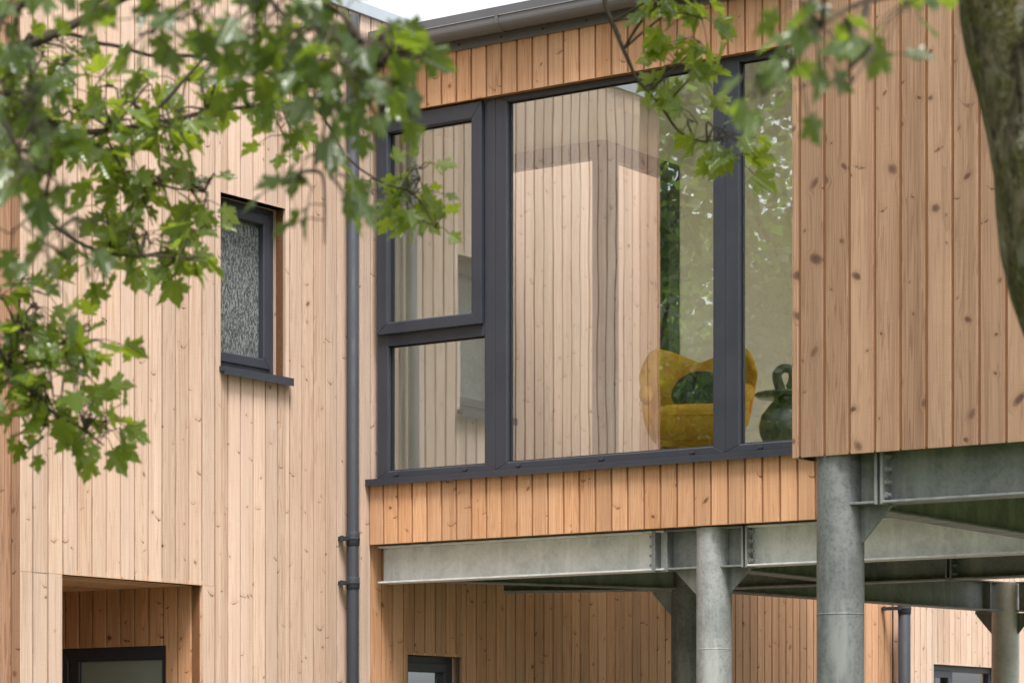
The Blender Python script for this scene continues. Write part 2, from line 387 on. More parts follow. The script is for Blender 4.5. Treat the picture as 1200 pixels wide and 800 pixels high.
def frame_rect(mb, mp, a0,a1,z0,z1, wl,wr,wb,wt, df, db, ch=0.006):
    """four mitred bars; df front, db back (outward positive)"""
    O=[(a0,z0),(a1,z0),(a1,z1),(a0,z1)]; I=[(a0+wl,z0+wb),(a1-wr,z0+wb),(a1-wr,z1-wt),(a0+wl,z1-wt)]
    C=[(I[0][0]-ch,I[0][1]-ch),(I[1][0]+ch,I[1][1]-ch),(I[2][0]+ch,I[2][1]+ch),(I[3][0]-ch,I[3][1]+ch)]
    for i in range(4):
        j=(i+1)%4
        def sh(p,q):  # tiny gap at the mitre
            L=math.hypot(q[0]-p[0],q[1]-p[1]) or 1
            return (p[0]+(q[0]-p[0])/L*0.0006,p[1]+(q[1]-p[1])/L*0.0006)
        P=[]
        for s,e in ((i,j),(j,i)):
            for ring,d in ((O,df),(C,df),(I,df-ch),(I,db),(O,db)):
                q=sh(ring[s],ring[e]); P.append(mp(q[0],q[1],d))
        Fc=[(k,(k+1)%5,5+(k+1)%5,5+k) for k in range(5)]+[[4,3,2,1,0],[5,6,7,8,9]]
        mb.add(P,Fc)
def bx(mb, mp, a0,a1,z0,z1,d0,d1,**k):
    mb.hexa([mp(a0,z0,d0),mp(a1,z0,d0),mp(a1,z0,d1),mp(a0,z0,d1),mp(a0,z1,d0),mp(a1,z1,d0),mp(a1,z1,d1),mp(a0,z1,d1)],**k)

UW=-0.06                                   # face of the long wing
mW=lambda a,z,d: (UW+d, a, z)
mF=lambda a,z,d: (a, -d, z)
mFv=lambda v0: (lambda a,z,d: (a, v0-d, z))
mUu=lambda u0: (lambda a,z,d: (u0+d, a, z))

# ------------------------------------------------------------------ the long wing
W_TOP=6.50
wing=thing('timber_wing','long pale timber wing with a small frosted window and a deep door recess','building',(UW,0,0))
V_END, V_FAR = -3.19, 26.0
REC=(-2.84,-1.65,-0.5,2.645)
WIN1=(-1.48,-0.855,4.005,5.085)
WIN2=(0.43,1.06,0.95,2.285)
WIN3=(8.27,9.62,1.1,2.44)
V_STEP=7.62
m=MB(); bm_=MB()
clad(m,mW,V_END,-1.53,0.1,W_TOP,[REC,WIN1],0.12,-0.09,0.06,(2.645,))
clad(m,mW,-1.53,0.03,0.1,W_TOP,[REC,WIN1],0.12,-0.09,0.10)
clad(m,mW,0.03,V_STEP,3.0,W_TOP,[],0.12,-0.09,0.15)
wall=m.build('cladding',M['wood'],wing)
m=MB(); clad(m,mW,V_END,-0.45,W_TOP+0.001,W_TOP+0.15,[],0.12,-0.09); backing(m,mW,V_END,-0.45,W_TOP+0.001,W_TOP+0.15); m.build('parapet_cladding',M['wood'],wing)
m=MB(); clad(m,mW,0.03,V_STEP,0.1,2.999,[WIN2],0.12,-0.09,0.12); m.build('shade_toned_cladding',M['wood_orange'],wing)  # same wing boards; the look of shade under the deck put into a warmer colour
m=MB(); backing(m,mW,V_END,V_STEP,0.05,W_TOP,[REC,WIN1,WIN2]); m.build('wall_backing',M['batten'],wing)
# the end of the wing stands back one board's width and the far end stands forward of it
m=MB(); clad(m,lambda a,z,d:(UW-0.075+d,a,z),-3.60,V_END-0.001,0.1,W_TOP+0.15,[],0.15,-3.43,0.1)
clad(m,lambda a,z,d:(a,V_END-0.001+0.0-d,z),UW-0.072,UW-0.002,0.1,W_TOP+0.15,[],0.2,UW-0.15,0)
backing(m,lambda a,z,d:(UW-0.075+d,a,z),-3.60,V_END-0.025,0.05,W_TOP+0.15); m.build('end_cladding',M['wood_box'],wing)
mW3=lambda a,z,d:(UW+0.09+d,a,z)
m=MB(); clad(m,mW3,V_STEP+0.02,13.5,0.1,W_TOP-0.4,[WIN3],0.12,V_STEP+0.02,0.3)
clad(m,lambda a,z,d:(a,V_STEP+0.018-d,z),UW+0.0,UW+0.088,0.1,W_TOP-0.4,[],0.2,UW-0.1,0)
m.build('far_cladding',M['wood'],wing)
m=MB(); backing(m,mW3,V_STEP+0.05,13.5,0.05,W_TOP-0.4,[WIN3]); m.build('far_wall_backing',M['batten'],wing)
# door recess: side wall with the door, soffit, back
mR=mFv(-1.65)
DOOR=(-1.30,-0.36,-0.1,2.285)
m=MB(); clad(m,mR,-1.75,UW-0.022,0.1,2.645,[DOOR],0.12,-0.145,0)
backing(m,mR,-1.75,UW-0.03,0.1,2.645,[DOOR])
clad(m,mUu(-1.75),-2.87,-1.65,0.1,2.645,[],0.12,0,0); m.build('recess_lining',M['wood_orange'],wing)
m=MB(); 
for i in range(14):
    u1=UW-0.004-i*0.12; b=rnd.uniform(0,9)
    p=[(u1-0.114,-2.90,2.645),(u1,-2.90,2.645),(u1,-1.63,2.645),(u1-0.114,-1.63,2.645)]
    p+= [(q[0],q[1],2.67) for q in p]; m.hexa(p, uvs=[(q[0]+b,q[1]*1.0) for q in p], tone=rnd.random())
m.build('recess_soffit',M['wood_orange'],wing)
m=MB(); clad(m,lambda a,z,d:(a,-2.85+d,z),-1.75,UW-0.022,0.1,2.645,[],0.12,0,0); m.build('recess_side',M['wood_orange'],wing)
door=MB(); frame_rect(door,mR,DOOR[0],DOOR[1],0.05,DOOR[3],0.07,0.06,0.08,0.075,-0.03,-0.09)
frame_rect(door,mR,DOOR[0]+0.07,DOOR[1]-0.06,0.13,DOOR[3]-0.075,0.09,0.012,0.1,0.012,-0.04,-0.085)
d_=door.build('door',M['frame'],wing,bevel=0.002)
m=MB(); bx(m,mR,DOOR[0]+0.16,DOOR[1]-0.072,0.22,DOOR[3]-0.087,-0.07,-0.062); m.build('pane',M['pale_glass'],d_)
m=MB(); bx(m,mR,DOOR[0],DOOR[1],0.05,DOOR[3],-0.75,-0.7); m.build('hall_wall',M['plaster'],d_)
m=MB()
m.tube([(DOOR[0]+0.115,-1.65+0.03,1.05),(DOOR[0]+0.115,-1.65-0.03,1.05),(DOOR[0]+0.235,-1.65-0.03,1.05)],0.011,10); m.build('handle',M['cap'],d_)
def small_window(op, r, mp, glass, sill=True, fw=0.055, sw=0.062, mull=None, lining=True, dark=True):
    a0,a1,z0,z1=op
    w=MB(); frame_rect(w,mp,a0+0.002,a1-0.002,z0+0.01,z1-0.002,fw,fw,fw,fw,-r,-r-0.06)
    o=w.build('window',M['frame'],wing,bevel=0.002)
    s=MB()
    if mull: 
        frame_rect(s,mp,a0+fw,mull,z0+fw+0.01,z1-fw,sw,sw,sw,sw,-r+0.012,-r-0.05); bx(s,mp,mull,mull+0.05,z0+fw+0.01,z1-fw,-r-0.055,-r-0.002)
    else: frame_rect(s,mp,a0+fw-0.008,a1-fw+0.008,z0+fw+0.002,z1-fw+0.008,sw,sw,sw,sw,-r+0.012,-r-0.05)
    s.build('sash',M['frame'],o,bevel=0.002)
    p=MB(); bx(p,mp,a0+fw+0.004,a1-fw-0.004,z0+fw+0.01,z1-fw-0.004,-r-0.04,-r-0.033); p.build('pane',glass,o)
    if sill:
        s=MB(); q=[mp(a,z,d) for a in (a0-0.012,a1+0.03) for z,d in ((z0-0.028,0.045),(z0-0.02,-r),(z0+0.012,-r),(z0+0.0,0.045))]
        s.add(q,[(0,1,2,3),(4,5,6,7),(0,1,5,4),(1,2,6,5),(2,3,7,6),(3,0,4,7)])
        q=[mp(a,z,d) for a in (a0-0.012,a1+0.03) for z,d in ((z0-0.05,0.045),(z0-0.05,0.041),(z0-0.0285,0.041),(z0-0.0285,0.045))]
        s.add(q,[(0,1,2,3),(4,5,6,7),(0,1,5,4),(1,2,6,5),(2,3,7,6),(3,0,4,7)])
        s.build('sill',M['frame'],o)
    if lining:
        l=MB()
        def lb(A0,A1,Z0,Z1):
            P=[mp(A0,Z0,-r-0.06),mp(A1,Z0,-r-0.06),mp(A1,Z0,-0.002),mp(A0,Z0,-0.002),mp(A0,Z1,-r-0.06),mp(A1,Z1,-r-0.06),mp(A1,Z1,-0.002),mp(A0,Z1,-0.002)]
            b=rnd.uniform(0,40); l.hexa(P,uvs=[(b+(q[0]+q[1]),q[2]+b) for q in P],tone=rnd.random())
        lb(a1,a1+0.018,z0,z1); lb(a0-0.018,a0,z0,z1); lb(a0,a1,z1,z1+0.018)
        l.build('reveal',M['wood'],o)
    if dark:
        b=MB(); bx(b,mp,a0,a1,z0,z1,-0.7,-0.65); b.build('dark_room_sheet',M['soffit'],o)  # dark sheet painted in for the dimness behind the glass
    return o
small_window(WIN1,0.10,mW,M['frost'])
small_window(WIN2,0.085,mW,M['dim_glass'],sill=True)
small_window(WIN3,0.05,mW3,M['dim_glass'],mull=8.72)
m=MB(); m.box((UW-0.4,-0.45,W_TOP),(UW+0.022,V_STEP+0.02,W_TOP+0.078)); m.box((UW-0.4,-3.62,W_TOP+0.151),(UW+0.022,-0.452,W_TOP+0.23))
m.box((UW-0.4,V_STEP+0.02,W_TOP-0.4),(UW+0.11,13.5,W_TOP-0.33)); m.build('parapet_cap',M['cap'],wing,bevel=0.003)
m=MB(); m.box((-6.0,-3.60,W_TOP-0.15),(UW-0.4,13.5,W_TOP-0.05)); m.build('roof',M['membrane'],wing)
m=MB(); m.box((-6.0,-3.60,0),(-5.9,13.5,W_TOP-0.15)); m.box((-5.9,13.4,0),(UW-0.1,13.5,W_TOP-0.15))
m.box((-5.9,-3.62,0),(UW-0.16,-3.60,W_TOP-0.15)); m.build('rear_wall',M['wood_box'],wing)
# second storey end wall closing the light well
# ------------------------------------------------------------------ the glazed bay
bay=thing('glazed_bay','raised timber bay with a big dark framed window wall, gutter above and steel posts beneath','building',(2.0,0,2.995))
U_END=8.98
WB=(-0.02,3.40,3.44,5.835)
m=MB(); clad(m,mF,UW+0.003,4.80,3.0,3.40,[],0.1197,0.064,0,T=0.0125); m.build('lower_cladding',M['wood_orange'],bay)
m=MB(); backing(m,mF,UW+0.003,4.80,3.0,3.40,d1=-0.0128); m.build('cladding_backing',M['batten_warm'],bay)
m=MB(); backing(m,mF,UW+0.003,4.80,5.836,6.2,d1=-0.0128); m.build('cladding_backing',M['batten_warm'],bay)
m=MB(); clad(m,mF,UW+0.003,4.80,5.836,6.18,[],0.1197,0.064,0,T=0.0125); clad(m,mF,3.41,4.80,3.401,5.835,[],0.1197,0.064,0,T=0.0125); m.build('upper_cladding',M['wood_orange'],bay)
# fascia, eaves flashing, gutter
m=MB(); m.box((UW+0.005,-0.02,6.163),(4.86,-0.0015,6.335)); m.box((UW+0.005,-0.012,6.336),(4.86,0.3,6.40)); m.build('fascia',M['fascia'],bay,bevel=0.003)
gut=MB(); G=[]
prof=[(-0.021,6.305),(-0.021,6.262)]+[(-0.085+0.064*math.cos(t),6.262-0.052*math.sin(t)) for t in [PI*k/12 for k in range(0,13)]]+[(-0.149,6.290),(-0.155,6.294),(-0.152,6.299),(-0.145,6.297),(-0.145,6.262)]+[(-0.085-0.059*math.cos(t),6.262-0.047*math.sin(t)) for t in [PI*k/12 for k in range(0,13)]]+[(-0.026,6.305)]
P=[(0.10,v,z) for v,z in prof]+[(4.86,v,z) for v,z in prof]; n=len(prof)
gut.add(P,[(i,(i+1)%n,n+(i+1)%n,n+i) for i in range(n)],smooth=False)
gut.add([(0.10,-0.085+0.062*math.cos(PI*k/12),6.262-0.05*math.sin(PI*k/12)) for k in range(13)]+[(0.10,-0.147,6.29),(0.10,-0.023,6.29)][0:2],[list(range(15))])
gt=gut.build('gutter',M['gutter'],bay)
for ub in (0.16,1.09,2.3,3.5):
    j=MB(); pr=[(-0.02,6.26)]+[(-0.085+0.069*math.cos(PI*k/12),6.262-0.058*math.sin(PI*k/12)) for k in range(13)]+[(-0.158,6.30),(-0.14,6.304)]
    w=0.028
    P=[(ub-w/2,v,z) for v,z in pr]+[(ub+w/2,v,z) for v,z in pr]; n=len(pr)
    j.add(P,[(i,i+1,n+i+1,n+i) for i in range(n-1)]); j.build('gutter_bracket',M['gutter'],gt)
for k in range(13):
    uu=0.42+k*0.31+rnd.uniform(-0.03,0.03); m=MB(); m.tube([(uu,-0.026,6.196),(uu,-0.0195,6.196)],0.007,10); m.build('screw_head',M['frame'],bay)
# roof and floor decks (link, then room), with an unseen glazed opening added to brighten the room
m=MB(); m.box((UW+0.01,0.03,5.86),(U_END,0.3,6.335)); m.box((UW+0.01,0.3,5.86),(0.9,1.40,5.97)); m.box((0.9,0.3,5.86),(3.5,5.4,5.97)); m.box((3.5,0.3,5.86),(U_END,0.75,5.97)); m.box((3.5,4.9,5.86),(U_END,5.4,5.97)); m.build('roof',M['membrane'],bay)
m=MB(); m.box((3.5,0.75,5.975),(U_END,4.9,5.985)); m.build('added_rooflight',M['clear'],bay)
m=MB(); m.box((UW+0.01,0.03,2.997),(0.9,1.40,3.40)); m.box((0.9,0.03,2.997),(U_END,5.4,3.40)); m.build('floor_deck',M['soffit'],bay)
m=MB(); m.box((0.0,0.13,3.401),(0.9,1.36,3.42)); m.box((0.9,0.13,3.401),(U_END,5.2,3.42)); m.build('floor',M['floor'],bay)
m=MB(); m.box((0.03,0.14,5.826),(0.899,1.399,5.858)); m.box((0.8995,0.14,5.826),(3.5,5.2,5.858)); m.box((3.5,0.14,5.826),(U_END,0.75,5.858)); m.build('ceiling',M['plaster'],bay)
m=MB(); m.box((-0.03,0.13,3.42),(0.03,1.36,5.832)); m.box((0.845,2.385,3.42),(0.905,5.2,5.832)); m.box((0.905,5.2,3.42),(U_END,5.3,5.832)); m.build('inner_wall',M['plaster'],bay)  # right end left open out of view to let daylight into the room
m=MB(); clad(m,mUu(0.84),2.385,5.4,3.0,5.96,[],0.12,2.4,0); clad(m,mFv(3.62),UW,0.8,3.0,6.3,[],0.12,0,0)
m.box((0.85,5.401,3.0),(U_END,5.45,5.97)); m.box((UW,3.645,3.0),(0.8,3.7,6.3)); m.build('rear_cladding',M['wood_box'],bay)
# the window wall
win=MB()
dF=-0.05; dB=-0.125
frame_rect(win,mF,WB[0],0.938,WB[2],WB[3],0.088,0.088,0.045,0.035,dF,dB)
bx(win,mF,WB[0]+0.085,0.852,4.312,4.392,dB,dF)
frame_rect(win,mF,0.940,2.648,WB[2],WB[3],0.090,0.086,0.045,0.038,dF,dB)
frame_rect(win,mF,2.650,3.41,WB[2],WB[3],0.098,0.086,0.045,0.038,dF,dB)
wn=win.build('window',M['frame'],bay,bevel=0.0025)
m=MB(); frame_rect(m,mF,-0.006,0.848,4.388,5.822,0.088,0.084,0.076,0.104,-0.022,-0.10); m.build('sash',M['frame'],wn,bevel=0.003)
for (a0,a1,z0,z1,d) in ((0.06,0.79,4.44,5.74,-0.075),(0.055,0.86,3.47,4.33,-0.088),(1.02,2.575,3.47,5.81,-0.088),(2.735,3.34,3.47,5.81,-0.088)):
    p=MB(); bx(p,mF,a0,a1,z0,z1,d-0.005,d); p.build('pane',M['glass'],wn)
for (a0,a1,z0,z1,d) in ((0.082,0.764,4.464,5.718,-0.068),(0.068,0.852,3.485,4.312,-0.082),(1.030,2.562,3.485,5.797,-0.082),(2.748,3.324,3.485,5.797,-0.082)):
    g=MB(); frame_rect(g,mF,a0-0.004,a1+0.004,z0-0.004,z1+0.004,0.013,0.013,0.013,0.013,d,d-0.006,0.002); g.build('gasket',M['rubber'],wn)
m=MB(); q=[(u,v,z) for u in (UW-0.01,3.42) for v,z in ((-0.036,3.408),(0.06,3.408),(0.06,3.439),(-0.036,3.43))]
m.add(q,[(0,1,2,3),(4,5,6,7),(0,1,5,4),(1,2,6,5),(2,3,7,6),(3,0,4,7)])
m.box((UW-0.01,-0.036,3.385),(3.42,-0.032,3.4075)); m.build('sill',M['frame'],wn)
for uu in (0.135,0.70,1.12,1.755,2.42,2.90):
    m=MB(); m.box((uu-0.017,0.036,3.450),(uu+0.017,0.0495,3.464)); m.box((uu-0.013,0.034,3.446),(uu+0.013,0.0495,3.4498)); m.build('drain_cap',M['frame'],wn,bevel=0.003)
m=MB(); m.box((0.085,0.14,3.45),(0.10,0.15,4.31)); m.build('blind_edge',M['plaster'],wn)
# corner window looking into the light well behind the room
cw=MB()
mB=mFv(1.40)
frame_rect(cw,mB,0.03,0.90,3.42,5.90,0.05,0.105,0.08,0.19,0.0,-0.07)
mC=lambda a,z,d:(0.90+d,a,z)
frame_rect(cw,mC,1.402,2.385,3.42,5.90,0.185,0.15,0.08,0.19,0.0,-0.07)
co=cw.build('corner_window',M['frame'],bay,bevel=0.002)
p=MB(); bx(p,mB,0.07,0.81,3.49,5.73,-0.04,-0.034); p.build('pane',M['clear'],co)
p=MB(); bx(p,mC,1.57,2.24,3.49,5.73,-0.04,-0.034); p.build('pane',M['clear'],co)

# ------------------------------------------------------------------ the box on the right
box=thing('timber_box','weathered wide-board timber box raised on steel posts, nearest volume at the right','building',(6.0,-1.5,2.975))
mG=mFv(-3.15)
m=MB(); clad(m,mG,4.886,9.0,2.972,6.5,[],0.1285,5.053,0.0,T=0.0125); m.build('front_cladding',M['wood_box'],box)
m=MB(); backing(m,mG,4.90,9.0,2.98,6.5,d1=-0.0128); m.box((4.90,-3.06,6.45),(9,0.0,6.5)); m.build('wall_backing',M['batten_warm'],box)
m=MB(); clad(m,lambda a,z,d:(4.886-d,a,z),-3.128,-0.03,2.972,6.5,[],0.1285,0,0); m.build('side_cladding',M['wood_box'],box)
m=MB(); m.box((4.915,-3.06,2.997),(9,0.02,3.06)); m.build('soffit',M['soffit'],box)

# ------------------------------------------------------------------ steelwork
ZB,ZT=2.746,2.992
def ibeam(mb, p, q, zb=ZB, zt=ZT, w=0.14, tf=0.011, tw=0.009):
    p=Vector((*p,0)); q=Vector((*q,0)); d=(q-p).normalized(); n=Vector((-d.y,d.x,0))
    def slab(h0,h1,hw):
        P=[p-n*hw,q-n*hw,q+n*hw,p+n*hw]
        mb.hexa([(*a.xy,h0) for a in P]+[(*a.xy,h1) for a in P])
    slab(zb,zb+tf,w/2); slab(zb+tf,zt-tf,tw/2); slab(zt-tf,zt,w/2)
def plate_at(mb, c, d, hw, z0, z1, t):
    c=Vector((*c,0)); d=Vector((*d,0)).normalized(); n=Vector((-d.y,d.x,0))
    P=[c-n*hw,c-n*hw+d*t,c+n*hw+d*t,c+n*hw]; mb.hexa([(*a.xy,z0) for a in P]+[(*a.xy,z1) for a in P])
def bolt(mb, c, d, r=0.016, L=0.02):
    d=Vector(d).normalized(); a=Vector((0,0,1)); b=d.cross(a)
    hx=[Vector(c)+(a*math.cos(k*PI/3)+b*math.sin(k*PI/3))*r for k in range(6)]
    mb.prism(hx, d*L*0.7); c2=Vector(c)+d*L*0.7
    sh=[c2+(a*math.cos(k*PI/5)+b*math.sin(k*PI/5))*r*0.55 for k in range(10)]; mb.prism(sh, d*L*0.8)
def beam(label, p, q, zb=ZB, zt=ZT, plates=(), group='galvanised steel floor beams', mat='galv', **k):
    t=thing('steel_beam',label,'steel beam',(p[0],p[1],zb),group)
    m=MB(); ibeam(m,p,q,zb,zt,**k); m.build('section',M[mat],t,bevel=0.002)
    d=(Vector(q)-Vector(p)).normalized()
    for (c,s,hw,side,bolts) in plates:   # distance along, thickness direction, half width
        pc=Vector(p)+d*c
        pm=MB(); plate_at(pm,pc,d*s,hw,zb-0.006,zt-0.001,0.013); pm.build('end_plate',M['galv'],t,bevel=0.0015)
        n=Vector((-d.y,d.x))
        if bolts:
            for kz in range(4):
                zz=zb+0.035+kz*(zt-zb-0.07)/3
                for sd in (-1,1):
                    bm2=MB(); bp=pc+d*s*0.013+n*sd*0.042; bolt(bm2,(bp.x,bp.y,zz),(d.x*s,d.y*s,0)); bm2.build('bolt',M['galv'],t)
    return t
C1=(5.074,-3.03); C2=(2.526,0.13); C3=(1.224,1.955); C4=(1.816,5.91)
FV=0.13
def column(label, c, gus, stubs=(), h=ZT, r=0.1095, mat='galv_dark'):
    t=thing('steel_column',label,'steel column',(c[0],c[1],0),'galvanised round steel columns')
    m=MB(); m.lathe((c[0],c[1],0),[(r,0.0),(r,h)],64); 
    m.lathe((c[0],c[1],0),[(0.19,0.004),(0.19,0.024)],4,smooth=False); m.build('shaft',M[mat],t)
    m=MB(); m.lathe((c[0],c[1],2.245),[(r-0.002,0),(r+0.0009,0.002),(r+0.0009,0.008),(r-0.002,0.010)],64); m.build('weld_seam',M[mat],t)
    for (dx,dy,L,D) in gus:
        d=Vector((dx,dy)).normalized(); n=Vector((-d.y,d.x))*0.006; c2=Vector(c)
        a=c2+d*(r-0.01); b=c2+d*(r+L)
        tri=[(*(a+n),ZB-0.001),(*(b+n),ZB-0.001),(*(b+n),ZB-0.012),(*(a+d*0.012+n),ZB-D),(*(a+n),ZB-D)]
        g=MB(); g.prism(tri,(-2*n.x,-2*n.y,0)); g.build('gusset_plate',M['galv'],t,bevel=0.001)
    for (dx,dy,L) in stubs:
        d=Vector((dx,dy)).normalized(); a=Vector(c); e=a+d*(r+L)
        s=MB(); ibeam(s,a,e-d*0.0135); plate_at(s,e-d*0.0132,d,0.075,ZB-0.006,ZT-0.001,0.0125); s.build('stub_arm',M['galv'],t,bevel=0.0015)
    return t
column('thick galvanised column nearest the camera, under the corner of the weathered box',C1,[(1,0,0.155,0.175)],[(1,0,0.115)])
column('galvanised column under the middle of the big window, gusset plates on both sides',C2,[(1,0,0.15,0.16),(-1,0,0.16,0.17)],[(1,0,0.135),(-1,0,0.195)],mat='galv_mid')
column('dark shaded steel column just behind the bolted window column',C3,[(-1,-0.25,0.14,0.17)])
column('far steel column at the right edge in front of the sunlit far wall',C4,[(1,0,0.14,0.17),(-1,0,0.14,0.17)],[(-1,0,0.12)],mat='galv_lit')
beam('pale steel beam from the wing to the column below the big window',(UW+0.03,FV),(C2[0]-0.3195,FV),plates=[(2.1765-0.013+0.0,1,0.075,0,False),(2.163,-1,0.075,0,True)],mat='galv_lit')
beam('long pale steel beam running right behind the nearest column, lowest on the front row',(C2[0]+0.2595,FV),(8.9,FV),plates=[(0.0,1,0.075,0,True)],mat='galv_lit')
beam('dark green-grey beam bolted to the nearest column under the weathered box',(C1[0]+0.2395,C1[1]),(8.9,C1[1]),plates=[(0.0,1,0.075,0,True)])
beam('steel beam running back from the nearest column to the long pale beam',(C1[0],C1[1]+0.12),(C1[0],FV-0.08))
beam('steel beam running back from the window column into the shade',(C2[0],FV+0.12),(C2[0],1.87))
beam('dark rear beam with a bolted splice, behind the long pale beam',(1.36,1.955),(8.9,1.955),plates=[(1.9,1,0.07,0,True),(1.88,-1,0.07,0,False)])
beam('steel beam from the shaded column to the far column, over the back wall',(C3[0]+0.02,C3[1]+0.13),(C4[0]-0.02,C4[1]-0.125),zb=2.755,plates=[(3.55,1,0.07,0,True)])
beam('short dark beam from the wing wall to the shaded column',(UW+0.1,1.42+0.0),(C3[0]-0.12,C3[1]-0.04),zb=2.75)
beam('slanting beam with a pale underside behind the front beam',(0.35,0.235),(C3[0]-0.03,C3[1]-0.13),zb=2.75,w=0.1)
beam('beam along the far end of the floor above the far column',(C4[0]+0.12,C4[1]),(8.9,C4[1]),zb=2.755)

# ------------------------------------------------------------------ downpipes
def downpipe(label, u, v, r, z1, coll):
    t=thing('downpipe',label,'downpipe',(u,v,0),'anthracite rainwater downpipes')
    m=MB(); m.tube([(u,v,0.02),(u,v,1.5),(u,v,z1)],r,28); m.build('pipe',M['pipe'],t)
    for zz,h in coll:
        s=MB(); s.lathe((u,v,zz),[(r+0.001,0),(r+0.0045,0.004),(r+0.0045,h-0.004),(r+0.001,h)],28); 
        s.lathe((u,v,zz),[(r+0.0047,h*0.40),(r+0.0065,h*0.42),(r+0.0065,h*0.58),(r+0.0047,h*0.60)],28); s.build('collar',M['pipe'],t)
        b=MB(); b.box((UW+0.001,v-r-0.045,zz+h*0.35),(u+0.005,v-r+0.002,zz+h*0.65)); b.lathe((UW+0.03,v-r-0.04,zz+h*0.3),[(0.012,0),(0.012,h*0.4)],12); b.build('wall_bracket',M['pipe'],t,bevel=0.002)
    return t
downpipe('tall dark grey downpipe in the corner between the wing and the window bay',0.0,-0.24,0.039,6.45,[(2.69,0.08),(2.975,0.09)])
downpipe('far dark grey downpipe against the sunlit end of the wing',0.12,7.50,0.055,2.99,[(2.86,0.1)])

# ------------------------------------------------------------------ furniture behind the glass
FZ=3.42
ch=thing('armchair','mustard velvet wingback armchair behind the big window','armchair',(2.0,0.80,FZ))
ch.rotation_euler.z=ROT+math.radians(27); ch.scale=(0.84,0.9,1.0)
cu,cv=2.0,0.80
def soft_box(mb, c, s, e=0.35, nx=10):
    # superellipsoid-like soft block
    V=[]; Fc=[]; nu,nv=28,16
    sg=lambda x,p: math.copysign(abs(x)**p,x)
    for i in range(nv+1):
        ph=-PI/2+PI*i/nv
        for j in range(nu):
            th=2*PI*j/nu
            V.append((c[0]+s[0]*sg(math.cos(ph),e)*sg(math.cos(th),e), c[1]+s[1]*sg(math.cos(ph),e)*sg(math.sin(th),e), c[2]+s[2]*sg(math.sin(ph),e*1.2)))
    for i in range(nv):
        for j in range(nu): Fc.append((i*nu+j,i*nu+(j+1)%nu,(i+1)*nu+(j+1)%nu,(i+1)*nu+j))
    mb.add(V,Fc,smooth=True)
m=MB(); soft_box(m,(cu,cv-0.04,FZ+0.30),(0.31,0.34,0.12),0.42); m.build('seat',M['mustard'],ch)
m=MB(); m.box((cu-0.27,cv-0.28,FZ+0.15),(cu+0.27,cv+0.28,FZ+0.2)); m.build('seat_frame',M['mustard'],ch,bevel=0.02)
# backrest shell with two raised wings
def back_pt(s,h,off):
    w=0.385+0.085*h**0.8
    topz=0.795+0.05*math.cos((min(1,abs(s))-0.70)*PI*1.05)-2.6*max(0,abs(s)-0.72)**2
    z=FZ+0.30+h*(topz-0.30)
    x=cu+s*w
    y=cv+0.28+0.10*h-0.30*abs(s)**3.0*(0.7+0.3*h)
    nx,ny=-s*0.55*abs(s),-1.0
    L=math.hypot(nx,ny); return (x-nx/L*off, y-ny/L*off, z)
m=MB(); NS,NH=30,18; V=[]
for side,off in ((0,-0.045),(1,0.05)):
    for i in range(NH+1):
        h=i/NH
        for j in range(NS+1):
            s=-1+2*j/NS
            edge=min(1.0,min((1-abs(s))/0.14,(1-h)/0.12)); edge=max(0.0,edge); k=math.sqrt(max(0.02,1-(1-edge)**2))
            tuft=0.0
            V.append(back_pt(s*0.985,h,off*k))
Fc=[]; st=(NH+1)*(NS+1)
for i in range(NH):
    for j in range(NS):
        a=i*(NS+1)+j; Fc.append((a,a+1,a+NS+2,a+NS+1)); Fc.append((st+a+NS+1,st+a+NS+2,st+a+1,st+a))
per=[j for j in range(NS+1)]+[i*(NS+1)+NS for i in range(1,NH+1)]+[NH*(NS+1)+j for j in range(NS-1,-1,-1)]+[i*(NS+1) for i in range(NH-1,0,-1)]
for a,b in zip(per,per[1:]+per[:1]): Fc.append((b,a,st+a,st+b))
m.add(V,Fc,smooth=True); m.build('backrest',M['mustard'],ch,subsurf=1)
for sd in (-1,1):
    a=MB(); 
    pts=[(cu+sd*0.385,cv+0.16,FZ+0.50),(cu+sd*0.39,cv+0.05,FZ+0.515),(cu+sd*0.385,cv-0.08,FZ+0.51),(cu+sd*0.375,cv-0.20,FZ+0.48),(cu+sd*0.36,cv-0.27,FZ+0.43)]
    a.tube(pts,[0.045,0.056,0.058,0.056,0.03],16)
    P=[]
    for yy,zt in ((cv+0.2,0.50),(cv+0.0,0.51),(cv-0.2,0.48),(cv-0.29,0.42)):
        P.append([(cu+sd*0.30,yy,FZ+0.18),(cu+sd*0.345,yy,FZ+0.18),(cu+sd*0.435,yy,FZ+zt),(cu+sd*0.345,yy,FZ+zt)])
    V=[p for r in P for p in r]; Fc=[(i*4+k,i*4+(k+1)%4,(i+1)*4+(k+1)%4,(i+1)*4+k) for i in range(3) for k in range(4)]+[[3,2,1,0],[12,13,14,15]]
    a.add(V,Fc,smooth=True); a.build('arm',M['mustard'],ch,subsurf=1)
for sd in (-1,1):
    sm_=MB(); sm_.tube([Vector(back_pt(sd*(0.02+0.62*k/8),0.97-0.42*(k/8)**1.3,0.056)) for k in range(9)],0.006,8); sm_.build('seam_piping',M['mustard'],ch)
sm_=MB(); sm_.tube([(cu+0.30*math.copysign(abs(math.cos(q))**0.45,math.cos(q)),cv-0.04-0.335*math.copysign(abs(math.sin(q))**0.45,math.sin(q)),FZ+0.335) for q in [2*PI*k/48 for k in range(49)]],0.008,8); sm_.build('seat_piping',M['mustard'],ch)
for sx in (-1,1):
    for sy in (-1,1):
        l=MB(); l.tube([(cu+sx*0.22,cv+sy*0.22,FZ+0.16),(cu+sx*0.27,cv+sy*0.27,FZ)],[0.021,0.013],12); l.build('leg',M['oak'],ch)
